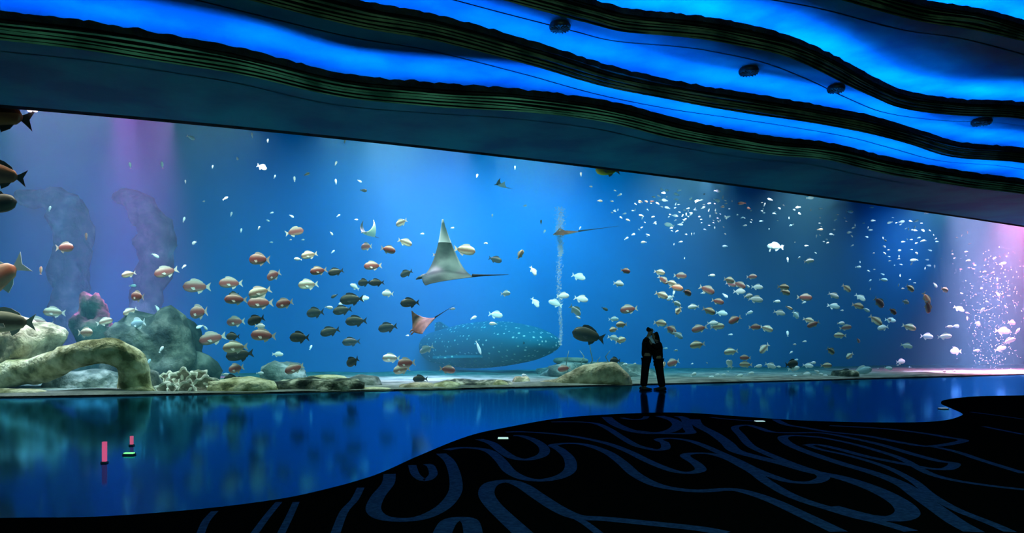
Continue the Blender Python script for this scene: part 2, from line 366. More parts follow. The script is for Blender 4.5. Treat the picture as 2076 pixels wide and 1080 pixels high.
LN = [
 (c7([(1555,178),(1610,220),(1700,255),(1800,268),(1900,258),(1950,225),(1925,195),(1850,172)]), .17),
 (c7([(1640,182),(1700,192),(1760,188),(1778,174)]), .1),
 (c7([(1250,205),(1400,205),(1500,215),(1570,245),(1640,290),(1720,335)])+c8([(8,465),(50,470),(90,460),(85,430),(50,412),(120,405),(220,418),(300,445),(380,480),(480,525),(580,575),(680,615),(780,645),(900,650),(965,625),(930,595),(800,550),(640,485),(560,445),(510,390),(475,345),(540,332),(600,345),(680,370),(800,375),(950,375),(1100,400),(1280,440),(1450,490),(1600,530),(1690,545),(1650,575),(1550,572),(1400,545),(1200,505),(1050,465),(930,440),(870,445)]), .11),
 (c7([(1000,262),(1090,260),(1250,270),(1400,290),(1560,325),(1680,370),(1760,410),(1850,450)])+c8([(150,590),(230,596),(285,580),(260,545),(200,505),(230,490),(330,490),(430,515),(520,560),(590,600),(650,645),(760,710),(870,755),(1000,795),(1150,840),(1300,875),(1450,920)]), .11),
 (c8([(255,300),(275,335),(360,380),(430,430),(480,475),(600,510),(760,550),(900,590),(1050,620),(1180,660),(1300,710),(1400,770),(1430,820),(1370,850),(1250,845),(1150,825),(1000,785)]), .16),
 (c8([(950,400),(800,390),(740,402),(780,440),(900,490),(1080,550),(1250,600),(1400,660),(1500,730),(1600,800),(1700,870),(1800,925)]), .13),
 (c8([(950,400),(1100,430),(1250,470),(1400,520),(1550,600),(1700,640),(1900,670),(2076,690)]), .09),
 (c8([(880,445),(960,470),(1100,500),(1300,560),(1460,640),(1560,720),(1700,800),(1900,880),(2000,925)]), .08),
 (c8([(700,302),(760,330),(850,345),(1000,370),(1200,392),(1400,430),(1560,450),(1740,420),(1650,400),(1500,375),(1300,352),(1000,335)]), .12),
 (c8([(1560,450),(1700,480),(1850,530),(2076,600)]), .09),
 (c8([(1780,260),(1900,275),(2076,300)]), .08), (c8([(1850,340),(1950,360),(2076,385)]), .08),
 (c7([(640,382),(690,430),(720,520),(715,600),(650,680),(540,735),(420,750),(310,735),(265,690),(290,620),(345,550),(355,495)]), .11),
 (c7([(480,446),(500,500),(550,530),(595,500),(585,455),(560,440)]), .08),
 (c7([(670,362),(740,350),(830,352),(910,370),(970,420),(1020,480),(1100,520),(1200,530),(1300,510),(1355,470),(1350,410),(1300,360),(1260,335),(1350,325),(1450,335),(1560,375),(1640,430),(1720,500),(1830,555),(1950,580)])+c8([(284,699),(450,690),(560,710),(700,760),(850,830),(1050,925)]), .12),
 (c7([(850,302),(920,325),(980,370),(1040,405),(1120,415),(1200,390),(1210,350),(1160,310),(1090,285),(1040,282)]), .12),
 (c7([(1110,840),(1000,740),(920,660),(890,600),(920,550),(1010,535),(1090,560),(1180,620),(1290,690),(1400,735),(1550,745),(1800,770)])+c8([(284,909),(420,935)]), .13),
 (c7([(1370,730),(1440,770),(1520,830)]), .06),
 (c7([(640,840),(680,765),(740,745),(800,760),(820,840)]), .12),
 (c7([(195,572),(160,640),(100,710),(50,840)]), .06),
 (c6([(1545,652),(1480,730),(1400,840)]), .05), (c6([(1640,652),(1600,740),(1550,840)]), .05), (c6([(1190,702),(1140,760),(1110,830)]), .05),
 (c8([(160,284),(200,300),(215,350),(225,378),(100,380),(0,375),(-80,365)]), .15),
 (c8([(340,290),(450,302),(600,312)]), .08),
]
for li, (pl, wd) in enumerate(LN):
    w3 = [FL(a, b, .012) for a, b in catmull(pl, 5)]; b0 = len(V); z = .0135+.0002*li; n = len(w3)
    for i, q in enumerate(w3):
        t = (w3[min(i+1, n-1)]-w3[max(i-1, 0)]); t.z = 0; t.normalize(); nn = Vector((-t.y, t.x, 0))
        h = wd/2
        V += [Vector((q.x, q.y, z))+nn*h, Vector((q.x, q.y, z))-nn*h]
    for i in range(n-1):
        a = b0+2*i; Fc.append((a, a+1, a+3, a+2)); mi.append(1)
cp = obj('carpet', V, Fc, [M['carpet'], M['carpet_line']], None, False, mi)
for f in cp.data.polygons:
    if f.normal.z < -.5: f.flip()
tag(cp, 'black carpet with blue swirling line pattern and curved edge covering the near floor', 'carpet')

# floor lights; glowing bar and posts in place of green and red reflections
def marker(px, py, w_, d_, h_, col, es, label, name='floor_glow'):
    p = FL(px, py, 0); e = empty(name, p); tag(e, label, 'light')
    obj('housing', *box(-w_/2-.01, w_/2+.01, -d_/2-.01, d_/2+.01, 0, .016), M['sill'], e)
    obj('lens', *box(-w_/2, w_/2, -d_/2, d_/2, .016, .016+h_), mat('lens_glow', col, .4, .3, col, es), e)
marker(262, 922, .10, .05, .012, (.25,1,.35), .9, 'small green reflection on the polished blue floor at left, built as a glowing bar')
marker(212, 938, .035, .035, .2, (.9,.12,.3), .55, 'taller thin red reflection on the polished floor at left, built as a glowing post', 'red_reflection')
marker(267, 903, .03, .03, .1, (.9,.15,.3), .5, 'short thin red reflection on the floor above the green bar, built as a post', 'red_reflection')
marker(1020, 891, .13, .1, .012, (.7,1,.85), .7, 'small pale floor light on the carpet beside the looped line', 'floor_glow')
marker(1540, 856, .14, .1, .012, (.6,.8,.8), .5, 'small dim floor light at the carpet edge right of the couple', 'floor_glow')
marker(1912, 829, .13, .1, .012, (.5,.7,.9), .3, 'faint floor light beside the hooked end of the floor strip', 'floor_glow')

# ------------------------------------------------------------------ ceiling diffusers
M['diff'] = mat('diffuser_black', (.01,.01,.014), .5, .3); M['diff2'] = mat('diffuser_fin', (.05,.05,.06), .5, .3)
def diffuser(px, py, Z, r, label):
    Y = (Z-HC)*F/(HOR-py); c = Vector(((px-1038)*Y/F, Y, Z)); e = empty('ceiling_diffuser', c); tag(e, label, 'vent')
    X, Yv = Vector((1,0,0)), Vector((0,1,0))
    rs = [ring(Vector((0,0,z)), X, Yv, q, q, 28) for z, q in ((0, r*.9), (-.05, r), (-.11, r*.97), (-.13, r*.85))]
    obj('housing', *loft(rs), M['diff'], e, True)
    fins = []
    for k in range(16):
        a = 2*math.pi*k/16; R = Matrix.Rotation(a, 3, 'Z'); bv, bf = box(r*.25, r*.88, -.008, .008, -.16, -.125)
        fins.append(([R @ q for q in bv], bf))
    obj('fins', *join(fins), M['diff2'], e)
    obj('hub', *loft([ring(Vector((0,0,z)), X, Yv, q, q, 16) for z, q in ((-.12, r*.22), (-.17, r*.2), (-.18, r*.1))]), M['diff2'], e)
diffuser(1135, 48, 8.98, .26, 'round finned black vent at the upper end of the second blue band')
diffuser(1518, 139, 8.98, .28, 'black round vent half merged into the dark ceiling panel')
diffuser(1695, 175, 8.98, .26, 'small black vent standing alone in the second blue band')
diffuser(1990, 243, 8.98, .33, 'black vent under the third ledge near the right edge')

# ------------------------------------------------------------------ rocks and coral
def rock(name, pxs, Y, thick, mt, label, seed=0, amp=.18, cat='rock', group=None, fr=1.3, sub=4):
    """solid boulder whose outline spans pxs=(x0,y0,x1,y1) at distance Y"""
    x0, y0, x1, y1 = pxs; a = P(x0, y1, Y); b = P(x1, y0, Y); c = (a+b)/2
    sz = Vector((abs(b.x-a.x)/2, thick/2, abs(b.z-a.z)/2))
    bm = bmesh.new(); bmesh.ops.create_icosphere(bm, subdivisions=sub, radius=1)
    for q in bm.verts:
        n = q.co.normalized(); s = Vector((n.x*sz.x, n.y*sz.y, n.z*sz.z))
        d = noise.fractal(s*fr+Vector((seed*7.3, 0, seed)), 1.0, 2.1, 5)
        box_ = max(abs(n.x), abs(n.y), abs(n.z)); k = 1+.35*(1/box_-1)
        q.co = Vector((s.x*k, s.y*k, s.z*k))*(1+amp*d)+n*(amp*.35*d*min(sz))
    me = bpy.data.meshes.new(name); bm.to_mesh(me); bm.free(); me.materials.append(mt)
    o = bpy.data.objects.new(name, me); COL.objects.link(o); o.location = c
    for p in me.polygons: p.use_smooth = True
    tag(o, label, cat, group); return o
def tuberock(name, pts, rad, mt, label, seed=0, amp=.25, flat=1.0, parent=None):
    path = catmull(pts, 5); rr = [r[0] for r in catmull([(r,) for r in rad], 5)]
    V, Fc = tube([Vector(p) for p in path], rr, 22, flat); V2 = []
    n = 22
    for i, v in enumerate(V):
        c = Vector(path[i//n]); d = v-c; f = noise.fractal(v*1.5+Vector((seed, 0, 0)), 1, 2.1, 5)
        V2.append(c+d*(1+amp*f))
    o = fixn(obj(name, V2, Fc, mt, parent, True))
    if label: tag(o, label, 'rock')
    return o
ya = gY(150)+1.6
arch = [(-120,785),(-20,768),(50,754),(110,738),(165,718),(215,712),(255,724),(272,755),(272,790),(274,815)]
tuberock('rock_arch', [P(a, b, ya+.3*math.sin(i)) for i, (a, b) in enumerate(arch)], [.36,.36,.36,.35,.34,.34,.36,.38,.44,.55], M['rock_cream'], 'pale yellow-green rock arch lying in front of the glass at lower left', 3)
rock('boulder', (-60,648,100,762), gY(50)+3.2, 2.4, M['rock_tan'], 'tan boulder standing behind the rock arch at far left', 5, .3)
rock('boulder', (-40,786,100,830), gY(50)+.9, .7, M['rock_cream'], 'low pale slab in front of the arch at the left corner', 8, .1)
rock('boulder', (272,745,318,815), gY(290)+2.0, 1.0, M['rock_grey'], 'grey lump joined to the right foot of the arch', 6, .22)
rock('boulder', (100,752,250,830), gY(170)+4.0, 2, M['rock_grey'], 'dim grey rock seen through the rock arch', 9, .2)
rock('rock_spire', (158,590,228,800), gY(190)+8, 1.8, M['rock_dim'], 'narrow rock spire rising behind the arch', 11, .45, fr=.9)
tuberock('rock_pillar', [P(x_, y_, gY(130)+13) for x_, y_ in ((40,402),(95,404),(135,425),(148,490),(140,570),(150,650),(145,730),(145,790))], [.3,.45,.7,.75,.68,.75,.95,1.1], M['rock_far'], 'tall hazy rock pillar, left of the two, bending left at its top', 13, .5)
tuberock('rock_pillar', [P(x_, y_, gY(290)+13) for x_, y_ in ((232,398),(268,408),(305,445),(318,510),(300,580),(292,650),(290,730),(290,790))], [.2,.45,.7,.72,.6,.7,.95,1.1], M['rock_far'], 'tall hazy curved rock pillar, right of the two, behind the reef slope', 15, .5)
rock('rock_slope', (215,645,412,860), gY(310)+5.6, 3.0, M['rock_dim'], 'dim sloping reef mound behind the ruffled coral', 17, .36, fr=.8)
rock('boulder', (430,768,562,815), gY(500)+1.1, 1.6, M['rock_cream'], 'greenish low ridge right of the ruffled coral', 21, .2)
rock('boulder', (548,765,735,812), gY(640)+1.3, 1.7, M['rock_dark'], 'dark weathered log-shaped rock on the tank floor', 23, .22)
rock('boulder', (612,760,705,778), gY(660)+1.5, .8, M['rock_cream'], 'pale flat stone lying on the dark log-shaped rock', 24, .15)
rock('boulder', (700,760,772,806), gY(730)+2.2, 1.0, M['rock_grey'], 'rounded bluish white stone right of the dark log rock', 25, .2)
rock('boulder', (690,783,800,812), gY(745)+.9, .8, M['rock_cream'], 'flat yellowish stone at the glass below the dark fish', 26, .15)
rock('boulder', (798,774,882,812), gY(840)+1.0, 1.0, M['rock_tan'], 'cream and brown stone left of the slanted green rock', 27, .22)
rock('boulder', (872,775,935,812), gY(905)+.9, .9, M['rock_cream'], 'small pale stone against the slanted green rock', 28, .2)
rock('boulder', (885,768,1045,815), gY(960)+1.8, 1.4, M['rock_dark'], 'dark green slanted rock below the spotted shark', 29, .2)
rock('boulder', (995,768,1035,815), gY(1015)+1.1, .7, M['rock_cream'], 'small squared pale rock below the spotted shark', 30, .2)
tuberock('reef_ridge', [P(a, b, gY(1140)+1.5) for a, b in ((1010,793),(1070,787),(1130,778),(1180,765),(1220,756),(1255,765),(1275,790))], [.08,.12,.2,.32,.42,.34,.16], M['rock_tan'], 'long tan rock ridge rising toward the couple', 31, .3)
rock('boulder', (1040,757,1075,800), gY(1060)+2.5, .7, M['rock_tan'], 'small knobbly stone left of the long tan ridge', 33, .25)
rock('reef_shelf', (1120,724,1190,738), gY(1155)+9, 1.6, M['sand'], 'distant pale shelf above the long tan ridge', 35, .15)
rock('reef_mound', (1085,735,1330,800), gY(1200)+8, 4.0, M['rock_grey'], 'hazy teal reef mound behind the long tan ridge', 36, .2)
rock('reef_mound', (530,735,620,800), gY(575)+6, 2.0, M['rock_grey'], 'hazy pale reef mound behind the dark log rock', 37, .25)
rock('boulder', (1690,750,1735,772), gY(1712)+2.5, 1.0, M['rock_dark'], 'dark stone on the sand near the right glass', 38, .2)
rock('boulder', (1440,768,1500,790), gY(1470)+2.5, 1.2, M['rock_grey'], 'low pale stone on the sand right of the couple', 39, .2)
# ruffled coral
def ruffle(c, r, h, seed):
    V = []; Fc = []; nr, na = 6, 40
    for side in (0, 1):
        for i in range(nr):
            t = i/(nr-1)
            for j in range(na):
                a = 2*math.pi*j/na; wv = 1+.12*t*math.sin(a*5+seed)+.06*t*math.sin(a*9+2*seed)
                rr = r*(.08+.92*t)*wv
                z = h*(t**1.6)+.16*h*t*t*math.sin(a*7+seed*3)
                V.append(c+Vector((rr*math.cos(a), rr*math.sin(a)*.8, z-.025*side)))
    base = nr*na
    for s in (0, 1):
        for i in range(nr-1):
            for j in range(na):
                a = s*base+i*na+j; b = s*base+i*na+(j+1) % na; Fc.append((a, b, b+na, a+na) if s == 0 else (a, a+na, b+na, b))
    for j in range(na):
        a = (nr-1)*na+j; b = (nr-1)*na+(j+1) % na; Fc.append((a, b, b+base, a+base))
    mi = [1 if (k % ((nr-1)*na))//na >= nr-2 and k < 2*(nr-1)*na else 0 for k in range(len(Fc)-na)]+[1]*na
    return V, Fc, mi
R60 = (.95, .7, 1.15)
ce = empty('ruffled_coral', P(378, 800, gY(378)+1.1)); tag(ce, 'cream ruffled plate coral clump at the glass right of the rock arch', 'coral')
for k, (px, py, r) in enumerate(((340,795,.3),(362,782,.36),(392,780,.38),(420,786,.34),(356,796,.26),(384,794,.34),(410,796,.3),(436,796,.24),(375,768,.32),(405,770,.3),(345,772,.26))):
    v, f, mi = ruffle(P(px, py, gY(378)+1.1+(.5 if py < 785 else 0))-ce.location, r, r*.55, k*1.7)
    RX = Matrix.Rotation(R60[k % 3], 3, 'X') @ Matrix.Rotation(.5*math.sin(k*2.1), 3, 'Y'); cc = P(px, py, gY(378)+1.1+(.5 if py < 785 else 0))-ce.location
    obj('plate', [cc+RX @ (q-cc) for q in v], f, [M['coral'], M['coral_rim']], ce, True, mi)
# sea whips in the teal reef
for k, (px, py) in enumerate(((1165,760),(1180,752),(1198,755),(1215,748),(1232,752),(1150,770),(1245,760))):
    b = P(px, py+8, gY(px)+6.5); hgt = .5+.25*(k % 3)
    o = obj('sea_whip', *tube([b+Vector((.1*math.sin(t*2.5+k), 0, hgt*t/3)) for t in range(5)], [.035,.03,.025,.02,.01], 6), M['rock_grey'], None, True)
    tag(o, 'thin pale sea whip on the hazy teal reef mound, %s' % ['leftmost but one','third from left','fourth from left','fifth from left','sixth from left','leftmost','rightmost'][k], 'sea whip', 'sea whips on the teal reef mound')

# ------------------------------------------------------------------ fish
def body_mesh(name, mt, hh=.19, ww=.42, n=12, ns=13, withtail=False, nose=.12):
    prof = []
    for i in range(ns):
        t = i/(ns-1); x = -.5+.84*t
        h = hh*(max(0, math.sin(math.pi*min(1, (t+nose*.3)/1.25)**.75))**.8) if t < 1 else .03
        h = max(h*(1-.25*t), .028); 
        if t == 0: h = .02
        z = .012*math.sin(t*3)
        prof.append(ring(Vector((x, 0, z)), Vector((0,1,0)), Vector((0,0,1)), h*ww*(1-.5*t)+.004, h, n))
    V, Fc = loft(prof)
    if withtail:
        a = len(V); V += [Vector((.3,-.006,.02)),Vector((.3,-.006,-.02)),Vector((.5,-.004,-.13)),Vector((.44,-.004,0)),Vector((.5,-.004,.13))]
        V += [Vector((q.x, -q.y, q.z)) for q in V[a:a+5]]
        Fc += [(a,a+1,a+2,a+3),(a,a+3,a+4),(a+5,a+8,a+7,a+6),(a+5,a+9,a+8)]+[(a+i,a+(i+1)%5,a+5+(i+1)%5,a+5+i) for i in range(5)]
    me = bpy.data.meshes.new(name); me.from_pydata([tuple(q) for q in V], [], Fc); me.materials.append(mt)
    me.polygons.foreach_set('use_smooth', [True]*len(me.polygons)); return me
def fin_mesh(name, outline, mt, th=.01, y=0.0, lean=0.0):
    n = len(outline)
    V = [(x, y-th/2+lean*i, z) for i, (x, z) in enumerate(outline)]+[(x, y+th/2+lean*i, z) for i, (x, z) in enumerate(outline)]
    t = geometry.tessellate_polygon([[Vector((x, z, 0)) for x, z in outline]])
    Fc = [tuple(q) for q in t]+[tuple(i+n for i in q[::-1]) for q in t]+[(i, (i+1) % n, (i+1) % n+n, i+n) for i in range(n)]
    me = bpy.data.meshes.new(name); me.from_pydata(V, [], Fc); me.materials.append(mt); return me
def eye_mesh(s):
    bm = bmesh.new()
    if True:
        bmesh.ops.create_uvsphere(bm, u_segments=8, v_segments=6, radius=.018, matrix=Matrix.Translation((-.41, s*.042, .03)))
    me = bpy.data.meshes.new('eye'); bm.to_mesh(me); bm.free(); me.materials.append(M['eye']); return me
EYE = (eye_mesh(-1), eye_mesh(1))
FINS = {}
for key, fm in (('pale', M['fin_pale']), ('dark', M['fin_dark']), ('white', M['fin_white'])):
    FINS[key] = dict(
        tail_fin=fin_mesh('tail_fin', [(.3,.028),(.3,-.028),(.38,-.07),(.51,-.155),(.44,0),(.51,.155),(.38,.07)], fm),
        dorsal_fin=fin_mesh('dorsal_fin', [(-.28,.15),(-.2,.265),(-.08,.28),(.05,.25),(.2,.17),(.27,.06),(.1,.06),(-.1,.11)], fm),
        anal_fin=fin_mesh('anal_fin', [(.0,-.12),(.06,-.25),(.18,-.18),(.26,-.06),(.15,-.05)], fm),
        pectoral_fin=fin_mesh('pectoral_fin', [(-.2,-.03),(-.06,-.02),(-.02,-.1),(-.1,-.12)], fm, .008, -.075, -.008))
LOOK = {'r': ('f_r', 'pale', 'reddish'), 'c': ('f_c', 'pale', 'cream-brown'), 'd': ('f_d', 'dark', 'dark'), 'w': ('f_w', 'white', 'white'),
        'p': ('f_p', 'white', 'blue-grey'), 'o': ('f_o', 'pale', 'orange'), 'b': ('f_b', 'dark', 'red-brown'), 'y': ('f_y', 'pale', 'yellow')}
BODY = {k: body_mesh('body', M[v[0]], .222 if k not in 'wp' else .19) for k, v in LOOK.items()}
SMALL = {k: body_mesh('small_fish', M[v[0]], .21, .5, 8, 7, True) for k, v in LOOK.items()}
RG = [(-100,130,"by window's left end"),(130,350,'before the hazy pillars'),(350,450,'above the ruffled coral'),(450,505,'in big school, left edge'),
      (505,562,'in big school, middle'),(562,650,'above dark log rock'),(650,700,"above log rock's right end"),(700,775,'left of the big ray'),
      (775,850,'just left of spotted shark'),(850,1000,'around big ray and shark'),(1000,1110,"above shark's right half"),(1110,1225,'around the bubble column'),
      (1225,1300,'just left of the couple'),(1300,1385,'just right of the couple'),(1385,1470,'right of the couple'),(1470,1560,'in right school, left part'),
      (1560,1670,'in right school, middle part'),(1670,1770,'in right school, right part'),(1770,1900,'left of white light shaft'),(1900,2100,'in white light shaft')]
RW = [(200,400,'top water'),(400,500,'upper water'),(500,570,'mid water'),(570,605,'lower-mid water'),(605,640,'lower water'),(640,700,'low water'),(700,800,'near floor')]
FISH = []
def add(x, y, ln, kind, d=-1, tilt=0, off=None, parts=None, yaw=None): FISH.append(dict(x=x, y=y, ln=ln, k=kind, d=d, t=tilt, off=off, parts=parts, yaw=yaw))
DATA = """
597 470 34 r 1 12;394 492 18 w -1 15;526 526 46 r -1 -3;555 558 36 r -1 18;399 581 50 r -1 0;468 574 42 r -1 3;527 592 42 c -1 20;474 597 22 d -1 0;478 607 40 r -1 0
522 603 28 c -1 0;528 614 46 r -1 2;577 615 38 r -1 10;627 517 30 c -1 15;604 525 17 w -1 0;646 549 33 r -1 15;681 551 29 d -1 15;625 577 38 c -1 8;678 600 16 d -1 30;373 540 12 w 1 50;667 623 18 w 1 -10
403 633 52 r -1 4;478 652 38 r -1 3;519 649 38 d -1 15;527 661 22 w 1 -5;405 662 17 w -1 30;416 664 14 w 1 -60;431 686 48 r -1 14;472 682 30 d -1 0;534 680 46 r -1 -3;477 704 44 c -1 5;486 719 50 d -1 8
563 718 20 w 1 -3;607 684 42 d -1 0;479 747 36 r -1 12;458 759 18 w 1 -15;470 767 28 d -1 0;527 756 16 w 1 0;597 747 36 r -1 20;639 634 39 d -1 5;694 629 35 d -1 10;669 672 36 d -1 15;630 704 12 w 1 70
814 451 26 c -1 20;821 491 27 c 1 -20;743 500 29 r -1 0;787 506 30 r 1 -10;756 539 33 r -1 5;889 516 22 r 1 0;942 507 40 c 1 -8;1004 526 25 d 1 -15;917 462 9 w 1 0;856 474 9 w 1 0;722 445 9 w 1 0;985 493 10 w 1 0
824 554 26 d -1 20;738 573 29 d -1 0;764 573 28 d -1 5;719 581 19 w -1 -30;786 595 27 w -1 -5;713 607 44 d -1 5;692 616 14 w -1 0;738 605 19 w 1 8;831 614 36 d -1 5;917 626 13 w 1 8;1025 595 22 p 1 0
722 651 40 d -1 3;786 664 37 d -1 10;712 693 33 d -1 5;715 733 36 d -1 25;793 726 34 c -1 0;824 736 38 r -1 5;814 749 36 c -1 12;907 749 30 r 1 -8;865 708 28 p -1 25;1005 638 28 w 1 -8;960 644 15 w 1 25;1000 656 18 w -1 0;826 680 8 w 1 0
852 768 28 d -1 0;863 782 30 c -1 0
1064 417 11 p 1 0;1198 378 10 w 1 0;1216 407 14 w 1 0;1256 395 11 w 1 20;998 437 9 p 1 80;1097 450 10 d 1 90;1104 469 11 p 1 60;1055 516 20 c 1 60;1178 353 11 w 1 90;1044 340 9 p 1 90;967 356 11 w 1 80;1176 462 8 w 1 60;1270 483 10 w 1 30;1284 475 11 w 1 20
1081 549 20 w 1 -60;1173 561 27 w 1 -20;1268 549 21 r 1 -8;1254 575 24 w 1 -5;1085 613 22 w 1 -55;1141 600 26 w 1 0;1126 615 27 w -1 -20;1178 606 28 w 1 -15;1166 629 30 w 1 -40;1172 643 12 w 1 -30;1275 627 33 r -1 8;1244 647 19 p 1 0;1260 658 24 c -1 5
1226 626 16 d 1 -25;1244 668 20 c -1 15;1243 685 22 p 1 -15;1258 690 24 c 1 15;1144 747 27 r -1 10;1063 760 13 w -1 0;1247 731 26 d -1 0;1266 739 16 w 1 5;1287 737 8 w 1 0
1338 655 26 c 1 -10;1360 668 30 r 1 -30;1374 679 22 p 1 -35;1349 706 10 p 1 0;1370 710 11 p 1 0;1346 739 18 c 1 70;1365 735 29 r -1 15
1337 552 21 c 1 -15;1344 567 23 r 1 -35;1361 574 22 c 1 -20;1371 583 26 o 1 -15;1379 559 24 r 1 -5;1393 593 24 r 1 -20;1366 594 13 w 1 70;1341 598 26 c 1 -25;1359 604 19 p -1 30;1372 615 22 w 1 -25;1376 629 22 c -1 50;1406 622 21 w -1 5
1443 558 15 w 1 -5;1433 587 30 r 1 -25;1425 594 10 w 1 0;1455 611 23 r 1 -15;1470 599 16 w 1 -50;1478 568 25 c 1 -10;1499 577 24 r 1 -30;1482 576 20 r 1 -20;1499 591 23 w 1 -5;1516 580 12 w 1 -40;1535 582 21 w 1 -5;1524 561 19 r 1 0;1517 600 19 w 1 10;1532 607 28 w 1 -8
1437 630 26 c 1 -20;1463 635 22 w 1 -8;1490 648 27 r -1 25;1519 634 17 w 1 25;1445 655 20 w 1 0;1418 666 29 r -1 15;1454 662 26 c 1 5;1481 678 10 w 1 0;1530 663 22 r 1 0;1414 699 28 c -1 10;1482 713 26 c -1 8;1479 738 25 w -1 -45;1550 706 27 c -1 40;1511 725 20 r -1 0;1512 739 23 c -1 0;1537 742 17 w 1 10
1406 758 16 w 1 15;1397 770 15 w 1 10;1441 765 17 w 1 0;1454 759 11 w 1 0;1466 759 12 w 1 0;1485 772 22 w 1 0;1499 761 16 w 1 10;1522 756 15 w 1 5;1518 770 22 c -1 10
1588 582 23 c 1 -5;1592 592 23 c 1 -15;1631 603 27 r 1 -5;1630 613 10 w 1 20;1600 624 16 c 1 -30;1580 634 22 w 1 -15;1613 638 23 w 1 -40;1639 649 20 c 1 -20;1649 657 23 r -1 25;1575 611 17 w 1 0;1640 529 19 w 1 8;1597 526 11 w 1 90;1740 541 12 w 1 0;1791 567 17 p 1 -10
1716 584 21 c 1 -35;1690 599 22 w 1 -25;1744 603 21 w 1 -40;1782 613 30 r 1 -35;1690 621 23 p 1 -15;1739 620 23 c 1 -15;1756 628 17 w 1 -30;1775 649 27 c 1 -45;1707 629 8 w 1 0;1705 655 18 w 1 0;1803 647 18 w 1 -10;1714 664 21 r 1 10;1703 680 22 c -1 0;1684 711 23 c 1 -30
1723 721 20 c -1 30;1740 690 17 r 1 -40;1790 664 24 w -1 10;1597 676 14 w 1 80;1554 666 24 c 1 -20;1562 741 22 w 1 -20;1578 743 11 w 1 -10;1605 738 32 d 1 5;1609 747 23 w 1 10;1712 759 36 d 1 3;1747 753 36 p 1 20;1635 759 21 w 1 0;1638 741 19 w 1 -8;1675 741 21 c 1 0
1608 765 22 w 1 0;1671 763 18 w 1 3;1656 753 15 w 1 -25;1801 746 18 w 1 -10;1664 758 12 w 1 -15;1648 735 13 w 1 0;1614 729 9 w 1 10;1611 698 10 w 1 0;1631 692 10 w 1 5;1604 714 10 w 1 30
1845 584 22 c 1 -30;1836 612 19 w 1 -10;1878 605 26 o 1 -60;1881 622 26 r 1 -70;1896 578 14 w 1 -50;1915 587 20 c 1 -15;1944 626 19 w 1 -30;1982 656 19 w 1 -20;1991 629 14 w 1 60;1961 645 11 w 1 60;1810 631 20 r 1 -30;1805 649 19 w 1 -10;1843 663 25 c 1 -20
1879 682 24 p 1 -5;1915 682 23 w 1 5;1938 661 18 p 1 0;1924 662 13 w 1 0;1838 701 21 w 1 -15;1826 733 21 w 1 5;1938 712 27 w -1 0;1980 710 13 w 1 0;1914 752 13 w 1 0;1934 752 13 w 1 0;2051 654 20 w 1 -10;2033 671 28 w 1 -5;2063 671 14 w 1 60;2046 691 22 w 1 25;2028 707 20 w 1 20
2033 534 13 w 1 8;2023 596 14 w 1 -50;2038 621 11 w 1 -30;1963 528 9 w 1 0;1931 515 9 w 1 0;1840 420 0 w 1 0
387 279 18 w 1 -25;264 335 15 w 1 75;329 334 15 w 1 95;376 368 8 w 1 90;373 445 13 w 1 65;101 423 13 p 1 60;175 479 16 r 1 90
131 502 38 r 1 0;83 548 18 o 1 80;315 518 17 w 1 -35;337 551 42 r -1 18;261 556 25 c -1 20;269 579 16 p 1 0;279 601 39 r -1 -5;264 631 26 c -1 30;319 625 17 w 1 -60;280 656 42 p -1 10;283 685 28 p -1 0;327 708 16 w 1 60;110 633 38 c -1 -3;173 674 36 c 1 0;212 652 28 c 1 20;98 686 26 w -1 5;78 656 46 r -1 -8;302 733 14 p 1 70
511 274 12 w 1 90;543 285 10 p 1 90;481 321 12 w 1 -60;531 339 22 w 1 -25;431 338 9 p 1 90;557 358 9 p 1 70;597 363 12 w 1 90;622 353 14 c 1 20;681 331 11 w 1 70;681 368 12 w 1 90;699 287 10 w 1 80;729 367 11 w 1 -30;737 386 17 d 1 -10;457 402 13 w 1 30;413 408 9 p 1 0;469 434 11 w 1 70;489 467 11 w 1 90;525 462 10 w 1 50;551 431 9 w 1 30;543 447 9 p 1 -30;591 438 11 w 1 -30;686 437 10 w 1 40;672 473 11 w 1 -60;675 510 10 w 1 40;589 486 8 p 1 0;614 486 8 p 1 0;550 491 8 p 1 0
1572 500 30 w -1 -10;1586 501 12 w 1 90;1597 524 0 w 1 0
"""
for line in DATA.strip().replace('\n', ';').split(';'):
    t = line.split()
    if len(t) >= 6 and float(t[2]) > 0: add(float(t[0]), float(t[1]), float(t[2]), t[3], int(t[4]), float(t[5]))
